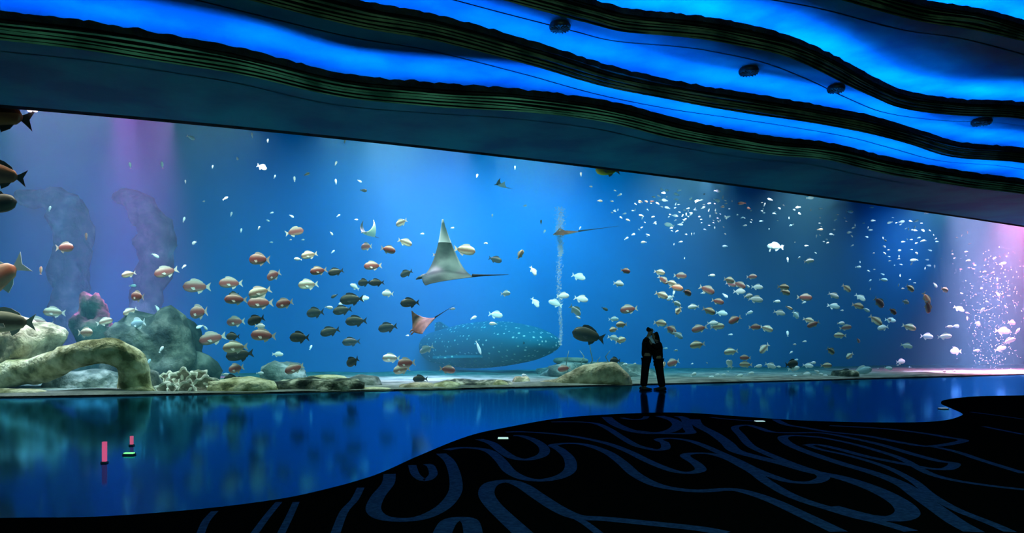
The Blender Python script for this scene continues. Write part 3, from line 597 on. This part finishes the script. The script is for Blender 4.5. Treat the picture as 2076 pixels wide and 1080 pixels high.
# schools of tiny fish under the header on the right
TINY = []
def tiny(x, y, ln, k, tilt=0): TINY.append((x, y, ln, k, tilt))
for s in """1298 408 12 c;1310 408 10 o;1322 408 10 r;1325 399 9 w;1345 391 11 w;1353 386 10 w;1372 394 13 w;1377 386 10 w;1371 404 10 w;1348 406 16 w;1333 412 10 w;1353 421 13 w;1400 404 9 w;1414 407 12 w;1454 387 15 w;1453 406 16 w;1438 412 8 w;1465 419 14 c;1504 412 18 r;1518 422 12 r;1475 440 13 w;1357 456 20 w;1361 462 10 w;1379 455 12 w;1368 437 14 w;1259 441 10 w;1273 446 12 w;1266 433 9 w;1300 437 12 w;1305 491 13 w;1380 490 9 w;1391 475 8 w;1510 457 9 w;1561 404 12 w;1580 422 9 w;1589 416 9 w;1618 420 11 w;1610 425 10 w;1621 433 12 w;1642 401 18 w;1663 465 12 c;1686 475 10 p;1678 492 9 w;1635 498 10 w;1723 429 14 w;1770 447 11 w;1767 420 8 w;1804 451 12 w;1828 449 15 w;1846 448 9 w;1857 448 12 w;1871 467 12 w;1856 467 9 w;1722 471 12 w;1757 480 9 w;1765 466 9 w;1858 513 12 w;1853 527 16 w;1871 488 10 w;1831 490 9 w;1879 431 12 w;1883 538 10 w;1824 507 9 w;1750 411 0 w;1543 448 9 w;1470 499 12 p""".split(';'):
    a = s.split()
    if float(a[2]) > 0: tiny(float(a[0]), float(a[1]), float(a[2]), a[3], random.uniform(-20, 20))
def topedge(x): return 212+.104*x+.0000072*x*x
rr = random.Random(3); tries = 0
while len(TINY) < 300 and tries < 20000:
    tries += 1
    x = rr.gauss(0, 1)
    z = rr.random()
    if z < .42: x, y = rr.gauss(1410, 85), rr.gauss(425, 28)
    elif z < .72: x, y = rr.uniform(1540, 1900), rr.gauss(450, 34)
    elif z < .86: x, y = rr.uniform(1760, 1900), rr.uniform(480, 590)
    elif z < .95: x, y = rr.gauss(1985, 45), rr.uniform(470, 640)
    else: x, y = rr.uniform(1400, 1900), rr.uniform(735, 765)
    if y < 395+.125*(x-1560)+14 or x < 1236 or x > 2070: continue
    if 1400 > x > 1280 and y > 600: continue
    tiny(x, y, rr.uniform(4.5, 8.5), rr.choice('wwwp'), rr.uniform(-35, 35) if rr.random() < .8 else 80)

ORD = ['leftmost','second from left','third from left','fourth from left','fifth from left','sixth from left','seventh from left','eighth from left','ninth from left','tenth from left']
def region(f):
    c = next((q[2] for q in RG if q[0] <= f['x'] < q[1]), 'far right'); r = next((q[2] for q in RW if q[0] <= f['y'] < q[1]), 'top water')
    return r, c
cells = {}
for f in FISH:
    f['big'] = f['ln'] >= 19; f['reg'] = region(f)
    f['face'] = 'left' if f['d'] < 0 else 'right'
    ti = f['t']*(1 if f['d'] > 0 else -1)
    f['pose'] = 'facing %s' % f['face'] if abs(ti) < 14 else ('standing upright' if abs(ti) > 60 and not f['big'] else ('%s %s' % ('rising' if ti > 0 else 'diving', f['face'])))
    f['size'] = 'large' if f['ln'] >= 42 else ('medium' if f['ln'] >= 19 else 'small')
    cells.setdefault((f['size'], f['k'], f['pose'], f['reg']), []).append(f)
for key, L in cells.items():
    L.sort(key=lambda q: q['x'])
    for i, f in enumerate(L):
        base = '%s %s fish %s, %s, %s' % (key[0], LOOK[key[1]][2], key[2], key[3][0], key[3][1])
        f['label'] = base if len(L) == 1 else base+', '+(ORD[i] if i < len(L)-1 or i == 0 else 'rightmost')
def place(o, f, Y, ln):
    o.location = P(f['x'], f['y'], Y)
    yaw = f['yaw'] if f.get('yaw') is not None else rr.uniform(-.65, .65)
    R = Matrix.Rotation(-math.radians(f['t']), 4, 'Y') @ Matrix.Rotation((math.pi if f['d'] > 0 else 0)+yaw, 4, 'Z')
    o.rotation_euler = R.to_euler(); s = (1.1 if ln > 18 else .95)*ln*Y/F; o.scale = (s, s, s*1.1)
def make_fish(f):
    x = f['x']; base = 2.4 if f['ln'] > 18 else 3.0
    off = f['off'] if f['off'] is not None else base+rr.uniform(0, 4.0)
    if f['y'] > 735: off = min(off, 3.4)
    if 1170 < x < 1420: off = max(off, 2.0)
    Y = gY(x)+off
    if not f['big']:
        o = bpy.data.objects.new('small_fish', SMALL[f['k']]); COL.objects.link(o); place(o, f, Y, f['ln'])
        tag(o, f['label'], 'fish', f.get('group', 'small scattered fish')); return o
    e = empty('reef_fish'); place(e, f, Y, f['ln']); tag(e, f['label'], 'fish', f.get('group', 'schooling reef fish'))
    b = bpy.data.objects.new('body', BODY[f['k']]); COL.objects.link(b); b.parent = e
    for nm, me in FINS[LOOK[f['k']][1]].items():
        if nm == 'pectoral_fin' and f['ln'] < 30: continue
        q = bpy.data.objects.new(nm, me); COL.objects.link(q); q.parent = e
    if f['ln'] >= 30:
        for em in EYE: q = bpy.data.objects.new('eye', em); COL.objects.link(q); q.parent = e
    return e
for f in FISH: make_fish(f)
for x, y, ln, k, tl in TINY:
    o = bpy.data.objects.new('tiny_fish', SMALL[k]); COL.objects.link(o)
    f = dict(x=x, y=y, t=tl, d=rr.choice((-1, 1)), yaw=rr.uniform(-.7, .7)); place(o, f, gY(x)+rr.uniform(3.5, 8), ln)
    if y > 700: lb, g = 'tiny pale fish skimming the sand right of the couple', 'tiny fish skimming the sand'
    elif x > 1900: lb, g = 'tiny pale fish glinting inside the pink and white light shaft', 'tiny fish in the light shaft'
    elif x < 1540: lb, g = 'tiny silver fish in the glittering school under the header, above the couple', 'glittering school above the couple'
    elif y > 480: lb, g = 'tiny silver fish in the loose patch left of the pink light shaft', 'tiny fish left of the pink shaft'
    else: lb, g = 'tiny silver fish in the thin school under the header at right', 'thin school under the header at right'
    hw = 'left' if x < {1:1370,2:1650,3:1830,4:1960,5:1560}[1 if 'couple' in g and 'glitter' in g else 2 if 'thin' in g else 3 if 'left of' in g else 4 if 'shaft' in g else 5] else 'right'
    hh_ = 'upper' if y < (420 if x < 1540 else 450 if y < 480 else 530 if x < 1900 else 570) else 'lower'
    lb += ', %s half' % hw if y > 700 else ', %s %s part' % (hh_, hw)
    lb = lb.replace('in the glittering school under the header, above the couple', 'in the glittering school above the couple').replace('in the thin school under the header at right', 'in the thin school at upper right')
    if k in 'cor': lb = 'tiny %s fish %s among the silver school under the header' % (LOOK[k][2], {1298:'at the left end',1310:'second in a short row',1322:'third in a short row',1465:'left of the two pink ones',1504:'longer, upper one',1518:'round, lower right one',1663:'beside two round ones'}.get(int(x), ''))
    tag(o, lb, 'fish', g)
# individually described big fish
def big(x, y, ln, k, d, tilt, off, label, name='large_fish', fins=None, yaw=0.1):
    e = empty(name); place(e, dict(x=x, y=y, t=tilt, d=d, yaw=yaw), gY(x)+off, ln); tag(e, label, 'fish')
    b = bpy.data.objects.new('body', BODY[k]); COL.objects.link(b); b.parent = e
    for nm, me in FINS[fins or LOOK[k][1]].items():
        q = bpy.data.objects.new(nm, me); COL.objects.link(q); q.parent = e
    for em in EYE: q = bpy.data.objects.new('eye', em); COL.objects.link(q); q.parent = e
big(0, 231, 118, 'b', -1, -10, .9, 'large dim red-brown fish cut by the left edge under the header')
big(0, 354, 92, 'b', -1, -8, 1.2, 'brown fish with dark edges cut by the left edge of the photo')
big(-12, 415, 80, 'd', 1, 10, 1.4, 'black rounded fish mostly beyond the left edge')
big(-10, 566, 125, 'o', -1, 32, 1.6, 'salmon fish at the left edge with white tail raised', fins='white')
big(18, 653, 92, 'c', -1, 0, 1.3, 'long cream fish over the tan boulder at far left')
big(1193, 680, 62, 'd', -1, -12, 3.0, 'large black grouper left of the couple', 'grouper')
big(1232, 345, 46, 'y', -1, 0, 3.0, 'yellow fish partly hidden by the header above the bubble column')

# ------------------------------------------------------------------ rays
M['ray_top'] = noisy(mat('ray_top', rough=.5), (.03,.045,.05), (.13,.17,.16), 2.5)
M['ray_belly'] = mat('ray_belly', (.85,.85,.6), .5)
M['ray_brown'] = noisy(mat('ray_brown', rough=.5), (.12,.04,.02), (.3,.12,.07), 4)
M['ray_dark'] = mat('ray_dark', (.02,.025,.03), .5)
def ray(label, loc, length, span, liftL, liftR, mt, rot, tail=1.0, horns=True, belly=None, tipmat=None):
    """nose -X, wings +-Y (L=-Y, R=+Y), length 1 local"""
    e = empty('ray', loc); e.rotation_euler = rot; e.scale = (length,)*3; tag(e, label, 'ray')
    nu, nv = 33, 13; top_, bot = [], []
    for i in range(nu):
        u = -1+2*i/(nu-1); a = abs(u); L = liftL if u < 0 else liftR
        c = .95*(1-a)**1.25+.03; xle = -.5+.3*a**1.3
        arc = span/2*a
        ang = L*a
        yy = math.copysign(arc*math.cos(ang*.62), u) if L else math.copysign(arc, u)
        zz = arc*math.sin(ang*.62)
        for j in range(nv):
            v = j/(nv-1); x = xle+c*v*.95
            th = .085*(1-a)**1.1*math.sin(math.pi*v**.7)+.004
            nx = Vector((0, -math.sin(ang*.8)*(1 if u > 0 else -1), math.cos(ang*.8)))
            p = Vector((x, yy, zz)); top_.append(p+nx*th); bot.append(p-nx*th*.7)
    V = top_+bot; o = len(top_); Fc = []; mi = []
    for i in range(nu-1):
        for j in range(nv-1):
            a = i*nv+j; Fc.append((a, a+nv, a+nv+1, a+1)); mi.append(2 if tipmat and i > nu*.8 else 0); Fc.append((o+a, o+a+1, o+a+nv+1, o+a+nv)); mi.append(1)
    for i in range(nu-1):
        for j in (0, nv-1):
            a = i*nv+j; Fc.append((a, a+nv, o+a+nv, o+a)); mi.append(0)
    for i in (0, nu-1):
        for j in range(nv-1):
            a = i*nv+j; Fc.append((a, a+1, o+a+1, o+a)); mi.append(0)
    fixn(obj('disc', V, Fc, [mt, belly or M['ray_belly'], tipmat or mt], e, True, mi))
    obj('tail', *tube([Vector((.38+.1*t*tail, 0, .02+.004*t)) for t in range(9)], [.03,.024,.018,.014,.011,.009,.007,.005,.003], 6), M['ray_dark'], e, True)
    for s in (-1, 1):
        if horns: obj('head_fin', *tube([Vector((-.46, s*.1, 0)), Vector((-.54, s*.11, -.02)), Vector((-.6, s*.09, -.05))], [.03,.028,.01], 6), mt, e, True)
        vv = ring(Vector((-.4, s*.13, .03)), Vector((1,0,0)), Vector((0,0,1)), .02, .02, 8)
        obj('eye', *loft([[q+Vector((0,s*dy,0)) for q in vv] for dy in (-.01, .015)]), M['eye'], e)
    return e
R_ = math.radians
def ry(px, py, off): return P(px, py, gY(px)+off)
ray('big grey manta ray with one white-tipped wing raised, left of centre', ry(914, 560, 3.0), 1.9, 2.0, .0, 2.1, M['ray_top'], (R_(14), R_(2), R_(-8)), .8, tipmat=M['fin_white'])
ray('distant ray with two pointed wings raised above the pink fish', ry(750, 476, 6), .8, 1.35, 1.9, 1.9, M['ray_top'], (R_(0), R_(5), R_(70)), .6)
ray('small dark ray high under the header with wing raised', ry(1019, 378, 7), .6, 1.1, .9, 1.9, M['ray_dark'], (R_(10), R_(8), R_(35)), .6, belly=M['fin_pale'])
ray('slim stingray crossing the bubble column with long straight tail', ry(1150, 472, 6), 1.15, 1.0, -.1, .6, M['ray_brown'], (R_(12), R_(-6), R_(0)), 1.75, False)
ray('reddish brown ray slanting up right above the spotted shark', ry(862, 656, 3.4), 1.0, 1.3, .1, 1.2, M['ray_brown'], (R_(30), R_(-30), R_(0)), 1.0, True, M['fin_pale'])

# ------------------------------------------------------------------ whale shark
wsm = mat('hazy_spotted_skin', (.03,.2,.25), .9, .05); b = wsm.node_tree.nodes['Principled BSDF']
tc = nd(wsm, 'ShaderNodeTexCoord'); vo = nd(wsm, 'ShaderNodeTexVoronoi'); vo.inputs['Scale'].default_value = 5.5; vo.inputs['Randomness'].default_value = .6
r = nd(wsm, 'ShaderNodeValToRGB'); r.color_ramp.elements[0].position = .17; r.color_ramp.elements[0].color = (.9,1,1,1)
r.color_ramp.elements[1].position = .27; r.color_ramp.elements[1].color = (.01,.2,.34,1)  # base colour shifted toward the water's blue: haze put into the skin
lk(wsm, tc.outputs['Object'], vo.inputs['Vector']); lk(wsm, vo.outputs['Distance'], r.inputs[0]); lk(wsm, r.outputs[0], b.inputs['Base Color'])
se = empty('whale_shark', P(950, 703, gY(985)+15)); tag(se, 'large teal shark covered in white spots swimming low left of the couple', 'shark')
se.rotation_euler = (0, R_(2), R_(140)); se.scale = (1.5,1.4,1.15)
rings = []
X0 = [(-3.4,.55,.2,.0),(-3.2,.85,.42,0),(-2.7,1.05,.68,.02),(-1.9,1.12,.88,.05),(-1.0,1.08,.98,.06),(0,1.0,.98,.05),(1,.8,.82,.05),(2,.55,.6,.08),(3,.33,.38,.12),(4,.18,.24,.18),(4.6,.1,.16,.22)]
for x, a, bb, z in catmull(X0, 3): rings.append(ring(Vector((x, 0, z)), Vector((0,1,0)), Vector((0,0,1)), a, bb, 20))
obj('body', *loft(rings), wsm, se, True)
def slab(name, outline, th, plane, mt, parent, off=Vector((0,0,0))):
    n = len(outline); V = []
    for s in (-.5, .5):
        for a, c in outline: V.append((Vector((a, s*th, c)) if plane == 'xz' else Vector((a, c, s*th)))+off)
    t = geometry.tessellate_polygon([[Vector((a, c, 0)) for a, c in outline]])
    Fc = [tuple(q) for q in t]+[tuple(i+n for i in q[::-1]) for q in t]+[(i, (i+1) % n, (i+1) % n+n, i+n) for i in range(n)]
    return fixn(obj(name, V, Fc, mt, parent))
slab('dorsal_fin', [(.6,.7),(1.3,1.2),(1.65,1.15),(1.7,.6)], .1, 'xz', wsm, se)
slab('tail_fin', [(4.3,.2),(5.6,1.9),(5.7,1.5),(5.1,.2),(5.4,-.7),(4.9,-.4)], .09, 'xz', wsm, se)
for s in (-1, 1): slab('pectoral_fin', [(-1.4,s*.9),(-.9,s*2.1),(-.5,s*2.3),(-.4,s*.9)], .1, 'xy', wsm, se, Vector((0,0,-.45)))
for s in (-1, 1): obj('eye', *loft([ring(Vector((-3.05, s*(.9+d), 0)), Vector((1,0,0)), Vector((0,0,1)), .05, .05, 8) for d in (-.05, .03)]), M['eye'], se)
rm = bpy.data.objects.new('remora', SMALL['w']); COL.objects.link(rm); place(rm, dict(x=970, y=704, t=-70, d=1, yaw=0), gY(970)+5.6, 28)
rm.scale = (rm.scale.x, rm.scale.y*.5, rm.scale.z*.45); tag(rm, 'thin white remora hanging beside the spotted shark', 'fish')

# ------------------------------------------------------------------ bubbles
bub = bpy.data.materials.new('bubble'); bub.use_nodes = True; bb = bub.node_tree.nodes['Principled BSDF']
bb.inputs['Base Color'].default_value = (.9,.95,1,1); bb.inputs['Roughness'].default_value = .2; bb.inputs['Alpha'].default_value = .3
M['bubble'] = bub
def bubbles(px, y0, y1, off, n, wid, label, seed):
    q = random.Random(seed); V = []; Fc = []; Y = gY(px)+off
    base = [(0,0,1),(0,0,-1),(1,0,0),(-1,0,0),(0,1,0),(0,-1,0)]; bf = [(0,2,4),(0,4,3),(0,3,5),(0,5,2),(1,4,2),(1,3,4),(1,5,3),(1,2,5)]
    for i in range(n):
        t = q.random(); t = t**.8; py = y0+(y1-y0)*t
        c = P(px+q.gauss(0, 1)*wid*(.5+.8*(1-t))+(2*math.sin(t*9) if wid < 10 else 0), py, Y+q.gauss(0, .1)); r_ = q.uniform(.008, .022); b0 = len(V)
        V += [(c.x+a*r_, c.y+b_*r_, c.z+d*r_) for a, b_, d in base]; Fc += [tuple(k+b0 for k in f) for f in bf]
    tag(obj('bubble_stream', V, Fc, M['bubble'], None, True), label, 'bubbles', kind='stuff')
bubbles(1135, 420, 700, 6.5, 1500, 3.0, 'thin column of pale bubbles rising right of centre', 1)
bubbles(1135, 418, 520, 6.5, 1200, 4.5, 'denser burst of bubbles at the top of the column', 2)
bubbles(2010, 500, 750, 4.0, 600, 42, 'veil of bubbles in the white light shaft at right', 3)
# tank lamp seen at the upper left
tl = empty('tank_lamp', P(66, 224, gY(66)+.7)); tag(tl, 'bright pinkish lamp at the top left under the header', 'lamp')
obj('housing', *box(-.16,.16,-.05,.05,.03,.09), M['sill'], tl)
for s in (-1, 1): obj('bulb', *loft([ring(Vector((s*.07,0,z)), Vector((1,0,0)), Vector((0,1,0)), q, q, 12) for z, q in ((.03,.05),(0,.06),(-.03,.04))]), mat('bulb_glow', (1,.8,.9), .4, .2, (1,.72,.85), 2.2), tl, True)

# ------------------------------------------------------------------ the couple
M['cloth'] = mat('black_cloth', (.006,.006,.008), .9, .1); M['trouser'] = mat('black_trousers', (.004,.005,.006), .9, .1)
M['hair'] = mat('hair_black', (.004,.003,.003), .6, .2); M['skin'] = mat('skin', (.26,.17,.13), .7, .2); M['shirt'] = mat('pale_shirt', (.6,.68,.72), .8, .1)
M['shoe'] = mat('shoe', (.004,.004,.004), .5, .3)
def skin(name, nodes, edges, mt, parent, root=0, sub=2):
    """nodes: (x,y,z,rx,ry)"""
    me = bpy.data.meshes.new(name); me.from_pydata([n[:3] for n in nodes], edges, []); o = bpy.data.objects.new(name, me); COL.objects.link(o)
    md = o.modifiers.new('s', 'SKIN'); md.use_smooth_shade = True
    for i, n in enumerate(nodes):
        sv = me.skin_vertices[0].data[i]; sv.radius = (n[3], n[4] if len(n) > 4 else n[3]); sv.use_root = (i == root)
    sb = o.modifiers.new('d', 'SUBSURF'); sb.levels = sub; sb.render_levels = sub
    dg = bpy.context.evaluated_depsgraph_get(); dg.update(); ev = o.evaluated_get(dg)
    m2 = bpy.data.meshes.new_from_object(ev); o.modifiers.clear(); o.data = m2; m2.materials.clear(); m2.materials.append(mt)
    for p in m2.polygons: p.use_smooth = True
    o.parent = parent; return o
def person(loc, face, H, hairlong, label, arms, lean, feet, shirt=False):
    """local frame: +X forward (towards partner), +Y left; face=+1 faces image right, -1 faces image left"""
    e = empty('person', loc); e.rotation_euler = (0, 0, 0 if face > 0 else math.pi); tag(e, label, 'person')
    k = H/1.75; hip = (-.02+lean*.1, 0, .93*k)
    def Z(z): return z*k
    L = lambda z: lean*(z-.2)/1.2        # forward lean with height
    tor = [(L(.95), 0, Z(.95), .115, .15), (L(1.1), 0, Z(1.12), .105, .135), (L(1.3), 0, Z(1.3), .125, .165), (L(1.42), 0, Z(1.43), .10, .15), (L(1.5), 0, Z(1.5), .06, .06),
           (L(1.56)+.02, 0, Z(1.56), .06, .058), (L(1.62)+.035, 0, Z(1.63), .1, .085), (L(1.7)+.03, 0, Z(1.7), .105, .09), (L(1.75)+.02, 0, Z(1.735), .05, .05)]
    nodes = list(tor); edges = [(i, i+1) for i in range(len(tor)-1)]
    def chain(start, pts):
        p = start
        for q in pts: nodes.append(q); edges.append((p, len(nodes)-1)); p = len(nodes)-1
        return p
    for s, (fx, fy) in zip((1, -1), feet):
        chain(0, [(L(.9), s*.09, Z(.87), .085, .085), ((L(.5)+fx)/2+.02, s*.1+fy*.4, Z(.5), .058, .058), (fx-.01, s*.1+fy, Z(.1), .042, .042), (fx+.06, s*.11+fy, .045, .026, .022), (fx+.13, s*.11+fy, .036, .02, .014)])
    for s, A in zip((1, -1), arms):
        sh = (L(1.42), s*.18, Z(1.42), .055, .055)
        el = (A[0][0], s*A[0][1], Z(A[0][2]), .042, .042); wr = (A[1][0], s*A[1][1], Z(A[1][2]), .03, .03); pm = (A[2][0], s*A[2][1], Z(A[2][2]), .036, .022)
        last = chain(3, [sh, el, wr, pm])
        d = (Vector(pm[:3])-Vector(wr[:3])).normalized(); u = Vector((0,0,1)) if abs(d.z) < .8 else Vector((1,0,0)); sd = d.cross(u).normalized(); up = sd.cross(d)
        for f, (o_, ln_) in enumerate(((-.027,.075),(-.009,.085),(.009,.08),(.027,.065))):
            b_ = Vector(pm[:3])+up*o_+d*.03; q = b_+d*ln_*.55; t_ = q+d*ln_*.3+sd*(-s)*ln_*.35*(-1)
            chain(last, [(*b_, .0095), (*q, .009), (*t_, .007)])
        th = Vector(wr[:3])+d*.03+up*(-.035); chain(last-1, [(*th, .011), (*(th+d*.04-up*.02), .009)])
    body = skin('body', nodes, edges, M['skin'], e)
    # face: nose, brow and ears on the head
    hd = Vector((L(1.66)+.035, 0, Z(1.655)))
    fc = [( [hd+Vector(v) for v in ((.085,-.014,.02),(.085,.014,.02),(.115,.012,-.015),(.115,-.012,-.015),(.09,0,-.022))], [(0,1,2,3),(3,2,4),(0,3,4),(1,4,2),(0,4,1)])]
    fixn(obj('nose', *join(fc), M['skin'], e))
    for s in (-1, 1):
        obj('ear', *loft([ring(hd+Vector((-.005, s*(.078+dd), 0)), Vector((1,0,0)), Vector((0,0,1)), q, q*1.5, 10) for dd, q in ((-.01,.016),(.008,.02),(.014,.012))]), M['skin'], e, True)
        obj('eye', *loft([ring(hd+Vector((.078+dd, s*.032, .028)), Vector((0,1,0)), Vector((0,0,1)), .012, .007, 8) for dd in (-.01, .008)]), M['eye'], e)
    obj('mouth', *loft([ring(hd+Vector((.083+dd, 0, -.045)), Vector((0,1,0)), Vector((0,0,1)), .025, .006, 8) for dd in (-.01, .006)]), mat('lips', (.4,.12,.1), .5), e)
    # jacket: torso and sleeves
    n2 = [(t[0], t[1], t[2], t[3]+.03, t[4]+.03) for t in tor[:4]]+[(L(1.5), 0, Z(1.47), .085, .1)]; n2[0] = (n2[0][0], 0, Z(.86), .15, .185); ed = [(0,1),(1,2),(2,3),(3,4)]
    for s, A in zip((1, -1), arms):
        b0 = len(n2); n2 += [(L(1.42), s*.185, Z(1.41), .08, .08), (A[0][0], s*A[0][1], Z(A[0][2]), .065, .065), (A[1][0]*.93+A[0][0]*.07, s*(A[1][1]*.93+A[0][1]*.07), Z(A[1][2]*.93+A[0][2]*.07), .05, .05)]
        ed += [(3, b0), (b0, b0+1), (b0+1, b0+2)]
    skin('jacket', n2, ed, M['cloth'], e)
    n3 = [(L(.95), 0, Z(.97), .13, .16)]; ed = []
    for s, (fx, fy) in zip((1, -1), feet):
        b0 = len(n3); n3 += [(L(.9), s*.09, Z(.86), .12, .115), ((L(.5)+fx)/2+.02, s*.1+fy*.4, Z(.5), .096, .09), (fx-.01, s*.1+fy, Z(.09), .08, .08)]
        ed += [(0, b0), (b0, b0+1), (b0+1, b0+2)]
        obj('shoe', *loft([ring(Vector((fx+x, s*.11+fy, z)), Vector((0,1,0)), Vector((0,0,1)), a, b_, 12) for x, z, a, b_ in ((-.1,.045,.02,.02),(-.08,.05,.042,.048),(.0,.05,.045,.05),(.1,.038,.048,.036),(.18,.03,.04,.028),(.21,.026,.02,.016))]), M['shoe'], e, True)
    skin('trousers', n3, ed, M['trouser'], e)
    hn = [(hd.x+.01, 0, hd.z+.07, .1, .115), (hd.x-.03, 0, hd.z+.03, .115, .115), (hd.x-.055, 0, hd.z-.04, .09, .105)]; ed = [(0,1),(1,2)]
    if hairlong: hn += [(hd.x-.08, 0, hd.z-.14, .06, .1), (hd.x-.1, 0, hd.z-.28, .05, .1)]; ed += [(2,3),(3,4)]
    skin('hair', hn, ed, M['hair'], e)
    if shirt:
        q = loft([ring(Vector((L(z)+.02, -.17+.0*z, Z(z))), Vector((1,0,0)), Vector((0,0,1)), .04, .012, 8) for z in (1.3, 1.4)])
        sv = [(L(1.47)+.0, -.14, Z(1.49), .05, .03), (L(1.4)+.05, -.24, Z(1.42), .06, .04), (L(1.3)+.12, -.32, Z(1.3), .04, .03), (L(1.2)+.17, -.34, Z(1.19), .03, .025)]
        skin('scarf', sv, [(0,1),(1,2),(2,3)], M['shirt'], e)
    return e
YC = HC*F/(790.5-HOR)
cl_ = FL(1310, 790.5); cr_ = FL(1336, 790.5)
person(cl_+Vector((-.07,.05,0)), 1, 1.80, False, 'taller person in black at left of the pair, head bowed, arms round the other',
       (((.14,.25,1.2),(.33,.12,1.28),(.4,.05,1.29)), ((.12,.27,1.16),(.33,.14,1.14),(.4,.07,1.15))), .14, ((0.0,0.0),(.02,0.0)), True)
person(cr_+Vector((.04,-.06,0)), -1, 1.66, True, 'slightly shorter person in black at right of the pair, leaning into the other',
       (((.12,.26,1.26),(.31,.2,1.42),(.35,.12,1.5)), ((.12,.24,1.12),(.31,.15,1.08),(.37,.1,1.08))), .13, ((-.04,0.0),(-.02,0.0)))
